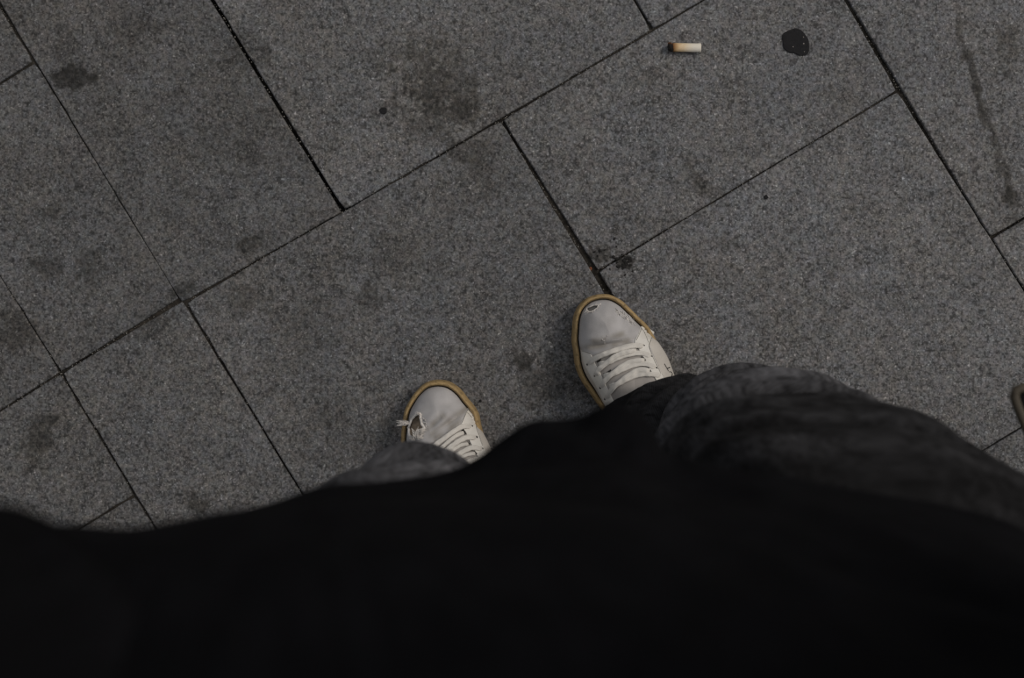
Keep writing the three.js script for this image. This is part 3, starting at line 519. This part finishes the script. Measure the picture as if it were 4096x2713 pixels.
const leftShoe = {
  org: [1450, 1450], apex: [770, 190], dir: [0.22, 0.975], label: 'left shoe with a large frayed hole in its toe', vampLabel: 'greyish white canvas toe with a large frayed hole',
  seen: [[402, 880], [400, 790], [415, 640], [440, 500], [490, 400], [560, 300], [650, 222], [740, 194], [830, 192], [920, 217], [1020, 290], [1090, 378], [1150, 450], [1205, 535]],
  hidden: [[57, 35.4], [80, 36], [105, 35.5], [130, 34.5], [160, 33], [195, 32], [235, 32], [265, 27], [283, 14], [289, -2], [282, -20], [262, -34], [230, -39], [190, -41], [150, -47], [120, -52], [90, -54]],
  flare: [0.048, 0.066], spine: [[0.05, -0.006], [0.12, -0.006], [0.245, -0.002]],
  tear: [[595, 545], [605, 600], [620, 655], [641, 688], [600, 706], [574, 722], [590, 748], [560, 768], [520, 775], [498, 765], [486, 690], [497, 650], [512, 605], [540, 567], [562, 552]], lining: liningMat, liningLabel: 'stained brown lining showing through the hole',
  creases: [[[670, 700], [760, 630], [840, 560]], [[690, 770], [830, 680], [960, 590], [1090, 480]], [[760, 790], [900, 700], [1010, 630]]], creaseDepth: [0.0034, 0.0048, 0.0026],
  regions: {
    quarter: [[[1215, 600], [1190, 655], [1265, 880], [1400, 1200], [1700, 2900], [3000, 2900], [3000, 500]], [[380, 900], [600, 900], [700, 1000], [1000, 2900], [0, 2900], [0, 900]]],
    tongue: [[[700, 850], [1030, 640], [1110, 640], [1265, 880], [1400, 1200], [1700, 2900], [1000, 2900], [700, 1000]]],
  },
  overlays: [[[[1102, 470], [1062, 560], [1032, 640], [1060, 705], [1092, 765], [1132, 850], [1172, 930], [1212, 1000], [1270, 1120]], [[1213, 602], [1198, 630], [1190, 660], [1210, 725], [1235, 800], [1265, 882], [1312, 985], [1350, 1080], [1400, 1200]]]],
  stitches: [[[1095, 520], [1130, 560], [1165, 605], [1185, 640]], [[1100, 490], [1068, 565], [1042, 630]], [[1205, 615], [1190, 670], [1220, 770], [1255, 870]]],
  laces: [
    [[[1060, 730], [980, 765], [900, 825], [830, 890], [760, 960]], 40, 0.0002], [[[1110, 850], [1030, 865], [960, 905], [900, 955], [840, 1010]], 38, 0.0002], [[[1180, 950], [1090, 965], [1000, 1015], [940, 1070]], 38, 0.0002],
    [[[1290, 1010], [1190, 1010], [1080, 1050], [980, 1120]], 48, 0.0018], [[[1255, 902], [1150, 888], [1060, 925], [980, 975], [900, 1040]], 50, 0.0018],
    [[[1190, 782], [1095, 782], [1000, 825], [920, 885], [840, 950]], 52, 0.0018], [[[1145, 664], [1050, 668], [950, 722], [850, 795], [770, 855], [700, 920]], 50, 0.0020],
  ],
  eyelets: [[[1143, 664], 0.0014], [[1190, 781], 0.0018], [[1252, 900], 0.0014]],
  gaps: [[[[1040, 705], [1062, 725], [1080, 752]], 0.0015], [[[1095, 832], [1108, 845], [1118, 862]], 0.0013], [[[1165, 930], [1180, 945], [1192, 962]], 0.0013]],
  fray: 150, frayLen: 30, torn: true, tufts: [[[486, 632], [388, 636], 170, 15, 0.033], [[570, 792], [555, 722], 60, 24, 0.053], [[640, 700], [590, 735], 34, 16, 0.054], [[560, 790], [640, 760], 40, 20, 0.052], [[500, 790], [560, 800], 26, 16, 0.05], [[600, 540], [570, 530], 16, 12, 0.05]],
  scuffs: [[625, 560, 660, 690, 48, 20, 0.4]], letters: [],
};
for (const o of [rightShoe, leftShoe]) makeShoe(o);

// ---- jeans
const denimMap = dataTex(1024, 1024, (i, j, o) => {
  const tw = ((i + j) % 8 < 4 ? 1 : -1) * 0.22 + 0.28 * vn((i + j) / 3, (i - j) / 26, 141), fleck = vn((i + j) / 2.4, (i - j) / 11, 146), mo = 0.9 * Math.max(0, fleck - 0.45) + 0.36 * vn(i / 30, j / 66, 142) + 0.46 * vn(i / 9, j / 23, 143) + 0.16 * vn(i / 120, j / 150, 144) + 0.16 * vn(i / 2, j / 2, 145);
  const g = 0.062 * Math.max(0.15, 1 + tw + mo); o[0] = g * 0.98; o[1] = g * 0.98; o[2] = g * 1.07;
});
denimMap.repeat.set(3.2, 3.2);
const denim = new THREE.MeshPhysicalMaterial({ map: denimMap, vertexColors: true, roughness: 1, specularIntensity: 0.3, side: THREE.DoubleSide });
const spline = (keys, t) => { // keys: rows of numbers, first is the parameter
  let i = 0; while (i < keys.length - 2 && t > keys[i + 1][0]) i++;
  const p1 = keys[i], p2 = keys[i + 1], p0 = keys[Math.max(0, i - 1)], p3 = keys[Math.min(keys.length - 1, i + 2)], u = clamp((t - p1[0]) / (p2[0] - p1[0]), 0, 1), h = p2[0] - p1[0];
  return p1.map((_, k) => { const m1 = (p2[k] - p0[k]) / Math.max(1e-6, p2[0] - p0[0]) * h, m2 = (p3[k] - p1[k]) / Math.max(1e-6, p3[0] - p1[0]) * h, u2_ = u * u, u3 = u2_ * u; return (2 * u3 - 3 * u2_ + 1) * p1[k] + (u3 - 2 * u2_ + u) * m1 + (-2 * u3 + 3 * u2_) * p2[k] + (u3 - u2_) * m2; });
};
const FRONT = -Math.PI / 2;
function leg(label, keys, folds, sd, tone, crumple, boxy) { // keys: h, x, z, rx, rz
  const rows = 190, cols = 160, h0 = keys[0][0], h1 = keys[keys.length - 1][0];
  const D = new Float32Array(rows * cols);
  const fn = (i, j) => {
    const h = i < 3 ? h0 + [0.022, 0.006, 0][i] : h0 + (h1 - h0) * (i - 2) / (rows - 3), [, x, z, rx, rz] = spline(keys, h), th = j / cols * Math.PI * 2, inn = i < 3 ? [0.006, 0.005, 0.002][i] : 0;
    let d = 0;
    for (const [fh, slope, wob, amp, w, tc, tw] of folds) {
      let dt = th - tc; dt = Math.atan2(Math.sin(dt), Math.cos(dt));
      const q = (h - fh - slope * dt - wob * Math.sin(th * 2 + fh * 40)) / w, win = Math.exp(-((dt / tw) ** 2));
      d += amp * win * (Math.exp(-q * q) - 0.6 * Math.exp(-((q + 1.7) ** 2) * 1.5));
    }
    d += 0.004 * crumple * vn(Math.cos(th) * 2.2 + h * 3 + sd, Math.sin(th) * 2.2 + h * 11, 151) + 0.0022 * crumple * vn(Math.cos(th) * 5 + sd, Math.sin(th) * 5 + h * 26, 152);
    D[i * cols + j] = d; const ex = 1 - 0.36 * boxy * smooth(0.3, 0.52, h), pw = v => Math.sign(v) * Math.pow(Math.abs(v), ex); return [x + pw(Math.cos(th)) * (rx + d - inn), h, z + pw(Math.sin(th)) * (rz + d - inn)];
  };
  const g = gridGeo(rows, cols, fn, true, (i, j, p) => [j / cols * 0.6, p[1]]), col = new Float32Array(rows * cols * 3);
  for (let k = 0; k < rows * cols; k++) { const hh = g.attributes.position.getY(k), th = (k % cols) / cols * 6.2832, f = (0.5 + 0.75 * smooth(-0.007, 0.013, D[k])) * (0.48 + 0.6 * smooth(0.08, 0.3, hh)) * (1 - 0.6 * boxy * smooth(0.43, 0.6, hh)) + 0.34 * Math.max(0, vn(hh * 62 + Math.sin(th * 2) * 1.5, th * 1.6, 153)) * smooth(0.25, 0.4, hh) - 0.06 + boxy * 0.36 * [[0.47, 0.03], [0.53, -0.02], [0.59, 0.04], [0.655, 0.01]].reduce((q, [a, b], n) => { const dt = Math.atan2(Math.sin(th - FRONT), Math.cos(th - FRONT)), e = (hh - a - b * dt - 0.006 * Math.sin(th * 5 + n * 2)) / 0.005; return q + Math.exp(-e * e) * smooth(-1.2, 0.3, dt + n * 0.2) * (0.6 + 0.4 * vn(th * 9, n * 7, 154)); }, 0) + boxy * 0.5 * Math.exp(-(((hh - 0.41 - 0.02 * Math.sin(th * 2)) / 0.035) ** 2)); col[k * 3] = col[k * 3 + 1] = col[k * 3 + 2] = Math.max(0.1, f * tone); } // rubbed-paler ridges, plus shade painted into creases, lower leg and thigh, light on knee
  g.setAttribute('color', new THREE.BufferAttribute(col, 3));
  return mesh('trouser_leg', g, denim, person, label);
}
leg('charcoal denim leg bunched in folds over the right shoe',
  [[0.035, 0.150, 0.124, 0.066, 0.086], [0.075, 0.152, 0.126, 0.068, 0.086], [0.12, 0.176, 0.128, 0.076, 0.086], [0.18, 0.207, 0.121, 0.080, 0.086], [0.24, 0.213, 0.119, 0.082, 0.086], [0.31, 0.205, 0.121, 0.086, 0.088], [0.39, 0.204, 0.124, 0.089, 0.090], [0.5, 0.198, 0.126, 0.096, 0.089], [0.6, 0.200, 0.131, 0.098, 0.082], [0.65, 0.206, 0.137, 0.098, 0.082], [0.7, 0.207, 0.150, 0.097, 0.083], [0.76, 0.195, 0.172, 0.098, 0.09], [0.83, 0.165, 0.206, 0.1, 0.1], [0.88, 0.155, 0.215, 0.098, 0.098]],
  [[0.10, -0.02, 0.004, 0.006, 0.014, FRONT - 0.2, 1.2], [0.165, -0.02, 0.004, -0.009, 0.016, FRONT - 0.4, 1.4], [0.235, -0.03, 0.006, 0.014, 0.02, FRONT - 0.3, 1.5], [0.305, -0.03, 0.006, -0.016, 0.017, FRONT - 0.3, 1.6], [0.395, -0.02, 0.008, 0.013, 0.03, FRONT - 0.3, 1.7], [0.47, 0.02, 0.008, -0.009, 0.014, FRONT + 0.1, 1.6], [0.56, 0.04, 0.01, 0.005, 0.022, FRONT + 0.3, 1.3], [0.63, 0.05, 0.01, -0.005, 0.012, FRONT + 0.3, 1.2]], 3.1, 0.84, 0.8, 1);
leg('grey washed denim knee above the left shoe',
  [[0.035, 0.006, 0.262, 0.072, 0.086], [0.10, 0.002, 0.25, 0.078, 0.086], [0.22, -0.026, 0.220, 0.068, 0.076], [0.36, -0.050, 0.176, 0.055, 0.064], [0.49, -0.063, 0.126, 0.049, 0.054], [0.55, -0.068, 0.153, 0.070, 0.074], [0.62, -0.077, 0.169, 0.084, 0.087], [0.75, -0.04, 0.21, 0.095, 0.098], [0.88, -0.012, 0.24, 0.098, 0.1]],
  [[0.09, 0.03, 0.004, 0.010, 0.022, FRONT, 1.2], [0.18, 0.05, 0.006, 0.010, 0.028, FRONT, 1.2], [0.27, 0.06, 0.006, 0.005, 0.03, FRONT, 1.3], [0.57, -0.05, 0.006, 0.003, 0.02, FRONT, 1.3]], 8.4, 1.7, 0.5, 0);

// ---- coat: closed rings of control points, front from its left to its right, then round the back
const coatMap = dataTex(512, 512, (i, j, o) => { const n = 1 + 0.2 * vn(i / 30, j / 30, 161) + 0.2 * vn(i / 3, j / 3, 162); o[0] = 0.0052 * n; o[1] = 0.0053 * n; o[2] = 0.0066 * n; });
coatMap.repeat.set(4, 4);
const coatMat = new THREE.MeshPhysicalMaterial({ map: coatMap, roughness: 1, specularIntensity: 0.12, side: THREE.DoubleSide });
coatMat.color.setRGB(1, 1, 1);
const hemF = [[400, 1290], [700, 1158], [880, 1108], [1060, 1070], [1165, 1014], [1270, 984], [1390, 980], [1490, 978], [1550, 1060], [1800, 1085], [2100, 1132], [2367, 1224], [2640, 1370]].map(p => { const v = Q(p[0], p[1], 0.78); return [v.x, v.z]; });
const bulF = [[40, 1262], [280, 1228], [450, 1216], [600, 1208], [760, 1192], [900, 1186], [1100, 1178], [1329, 1184], [1600, 1242], [1850, 1312], [2066, 1378], [2367, 1434], [2700, 1530]].map(p => { const v = Q(p[0], p[1], 1.0); return [v.x, v.z]; });
const backAt = (cx, cz, rx, rz) => [[1, -0.1], [1, 0.35], [0.7, 0.85], [0.2, 1.05], [-0.3, 1.0], [-0.8, 0.75], [-1.02, 0.3], [-1, -0.15]].map(([a, b]) => { const c = 0.89, s = -0.45; const X = a * rx, Z = b * rz; return [cx + X * c - Z * s * 0.6, cz + X * s * 0.55 + Z * c]; });
const mix = (A, B, t, dz = 0) => A.map((p, i) => [p[0] + (B[i][0] - p[0]) * t, p[1] + (B[i][1] - p[1]) * t + dz]);
const front = (cx, cz, hw, sag) => hemF.map((_, i) => { const t = i / 12 * 2 - 1; return [cx + t * hw, cz - t * 0.03 + sag * t * t]; });
const coatRings = [
  [0.772, [...mix(hemF, hemF, 0, 0.012), ...backAt(0.08, 0.235, 0.235, 0.15)]],
  [0.776, [...mix(hemF, hemF, 0, 0.003), ...backAt(0.08, 0.235, 0.245, 0.16)]],
  [0.785, [...hemF, ...backAt(0.08, 0.235, 0.248, 0.163)]],
  [0.80, [...mix(hemF, bulF, 0.06, 0.0005), ...backAt(0.08, 0.235, 0.248, 0.163)]],
  [0.83, [...mix(hemF, bulF, 0.2, 0.003), ...backAt(0.08, 0.235, 0.245, 0.16)]],
  [0.885, [...mix(hemF, bulF, 0.5, 0.004), ...backAt(0.075, 0.235, 0.24, 0.158)]],
  [0.945, [...mix(hemF, bulF, 0.8, 0.003), ...backAt(0.07, 0.23, 0.232, 0.155)]],
  [1.0, [...bulF, ...backAt(0.065, 0.23, 0.225, 0.15)]],
  [1.05, [...mix(bulF, bulF, 0, 0.006), ...backAt(0.065, 0.225, 0.222, 0.15)]],
  [1.12, [...mix(bulF, front(0.02, 0.088, 0.17, 0.03), 0.6), ...backAt(0.065, 0.22, 0.22, 0.15)]],
  [1.22, [...front(0.02, 0.098, 0.17, 0.035), ...backAt(0.065, 0.21, 0.22, 0.145)]],
  [1.32, [...front(0.025, 0.11, 0.165, 0.04), ...backAt(0.065, 0.205, 0.21, 0.13)]],
  [1.40, [...front(0.035, 0.14, 0.13, 0.03), ...backAt(0.065, 0.20, 0.175, 0.10)]],
  [1.44, [...front(0.045, 0.155, 0.08, 0.02), ...backAt(0.065, 0.20, 0.10, 0.07)]],
  [1.47, [...front(0.05, 0.16, 0.055, 0.02), ...backAt(0.065, 0.20, 0.07, 0.055)]],
];
const cRows = 130, cCols = 260;
const dense = coatRings.map(([h, pts]) => { const c = new THREE.CatmullRomCurve3(pts.map(p => new THREE.Vector3(p[0], 0, p[1])), true, 'centripetal'); return Array.from({ length: cCols }, (_, j) => { const v = c.getPoint(j / cCols); return [v.x, v.z]; }); });
const coatPoint = (i, j) => {
  const f = i / (cRows - 1) * (coatRings.length - 1), k = Math.min(coatRings.length - 2, Math.floor(f)), t = f - k;
  const at = q => dense[clamp(q, 0, dense.length - 1)][j], hh = q => coatRings[clamp(q, 0, coatRings.length - 1)][0];
  const cr = (a, b, c, d) => 0.5 * (2 * b + (c - a) * t + (2 * a - 5 * b + 4 * c - d) * t * t + (3 * b - a - 3 * c + d) * t * t * t);
  const h = hh(k) + (hh(k + 1) - hh(k)) * t;
  let x = cr(at(k - 1)[0], at(k)[0], at(k + 1)[0], at(k + 2)[0]), z = cr(at(k - 1)[1], at(k)[1], at(k + 1)[1], at(k + 2)[1]);
  const r = 0.006 * vn(x * 7 + h * 6, h * 12 - x * 3, 173) + 0.0035 * vn(x * 14, h * 9 + z * 8, 171) + 0.002 * vn(x * 34, h * 30, 172);
  // gathered lumps at the middle of the hem
  const gx = (x - 0.047) / 0.042, gh = (h - 0.79) / 0.03, lump = Math.exp(-gx * gx - gh * gh);
  z += r - lump * (0.0035 + 0.005 * Math.cos((x - 0.047) * 150) * Math.cos((h - 0.79) * 90));
  return [x, h, z];
};
const sleeve = (pts, rad) => {
  const c = new THREE.CatmullRomCurve3(pts.map(p => new THREE.Vector3(...p))), rows = 60, cols = 36, fr = c.computeFrenetFrames(rows - 1, false);
  return gridGeo(rows + 1, cols, (i, j) => {
    const ii = Math.min(i, rows - 1), t = ii / (rows - 1), p = c.getPointAt(t), th = j / cols * 6.2832, r = lerpTable(rad, t) * (i === rows ? 0.6 : 1) + 0.003 * vn(t * 14 + th, Math.cos(th) * 2, 181);
    const n = fr.normals[ii], b = fr.binormals[ii]; return [p.x + (n.x * Math.cos(th) + b.x * Math.sin(th)) * r, p.y + (n.y * Math.cos(th) + b.y * Math.sin(th)) * r, p.z + (n.z * Math.cos(th) + b.z * Math.sin(th)) * r];
  }, true);
};
const coatGeo = merged([
  gridGeo(cRows, cCols, coatPoint, true, (i, j, p) => [j / cCols * 1.2, p[1]]),
  sleeve([[-0.07, 1.40, 0.27], [-0.125, 1.30, 0.24], [-0.142, 1.13, 0.145], [-0.138, 1.055, 0.103], [-0.15, 1.09, 0.095], [-0.138, 1.22, 0.066], [-0.085, 1.37, 0.06]], [[0, 0.075], [0.3, 0.068], [0.55, 0.058], [0.75, 0.05], [1, 0.038]]),
  sleeve([[0.19, 1.40, 0.14], [0.25, 1.30, 0.11], [0.32, 1.13, 0.07], [0.335, 1.06, 0.06], [0.31, 1.09, 0.045], [0.21, 1.23, 0.045], [0.10, 1.37, 0.05]], [[0, 0.075], [0.3, 0.068], [0.55, 0.058], [0.75, 0.05], [1, 0.038]]),
]);
mesh('coat', coatGeo, coatMat, person, 'loose black coat filling the near side of the view');

// ---- bag hanging at the person's right side
{
  const h = 0.52, c = P(4030, 1535, h), t = thing('shoulder_bag', 'corner of a dark bag with tan edge trim at the right edge of the frame', 'bag', c.x, 0.2, c.z);
  const d1 = new THREE.Vector2(0.374, 0.928), d2 = new THREE.Vector2(0.985, 0.17), L1 = 0.20, L2 = 0.30, H1 = h - 0.2;
  const corner = [[0, 0], [L2, 0], [L2, L1], [0, L1]].map(([a, b]) => new THREE.Vector2(d2.x * a + d1.x * b, d2.y * a + d1.y * b));
  const rounded = (k, r) => { const pts = []; const n = 4; for (let i = 0; i < n; i++) { const p = corner[i], a = corner[(i + 3) % n], b = corner[(i + 1) % n], va = a.clone().sub(p).normalize(), vb = b.clone().sub(p).normalize(); const A = p.clone().addScaledVector(va, r).addScaledVector(vb, 0), B = p.clone().addScaledVector(vb, r); for (let s = 0; s <= 8; s++) { const u = s / 8; const q = A.clone().multiplyScalar((1 - u) ** 2).addScaledVector(p, 2 * u * (1 - u)).addScaledVector(B, u * u); pts.push(q); } for (let s = 1; s < 8; s++) pts.push(B.clone().lerp(b.clone().addScaledVector(p.clone().sub(b).normalize(), r), s / 8)); }
    const cc = new THREE.Vector2(); corner.forEach(p => cc.addScaledVector(p, 0.25)); return pts.map(p => p.clone().sub(cc).multiplyScalar(k).add(cc)); };
  const prof = [[0.02, 0], [0.94, 0], [1, 0.012], [1.0, H1 * 0.5], [1, H1 - 0.03], [1, H1 - 0.012], [0.985, H1 - 0.003], [0.95, H1], [0.5, H1 + 0.006], [0.02, H1 + 0.008]], base = prof.map(p => rounded(p[0], 0.014));
  const bagMat = new THREE.MeshPhysicalMaterial({ color: new THREE.Color(0.008, 0.008, 0.009), roughness: 0.9, specularIntensity: 0.3, side: THREE.DoubleSide });
  mesh('bag_body', gridGeo(prof.length, base[0].length, (i, j) => { const k = H1 - prof[i][1]; return [base[i][j].x + k * 0.75 * (k > 0.02 ? 1 : 0.3), prof[i][1], base[i][j].y + k * 0.12]; }, true), bagMat, t);
  const trim = rounded(0.992, 0.014).map(p => new THREE.Vector3(p.x, H1 - 0.001, p.y));
  mesh('edge_trim', new THREE.TubeGeometry(new THREE.CatmullRomCurve3(trim, true), 200, 0.0034, 8, true), new THREE.MeshStandardMaterial({ color: new THREE.Color(0.062, 0.05, 0.034), roughness: 0.7 }), t);
  mesh('strap', new THREE.TubeGeometry(new THREE.CatmullRomCurve3([new THREE.Vector3(0.10, H1, 0.09), new THREE.Vector3(0.03, 0.7, 0.13), new THREE.Vector3(-0.07, 1.08, 0.18), new THREE.Vector3(-0.12, 1.24, 0.19), new THREE.Vector3(-0.04, 0.9, 0.26), new THREE.Vector3(0.15, H1, 0.16)]), 80, 0.008, 8), bagMat, t);
}
renderer.render(scene, camera);
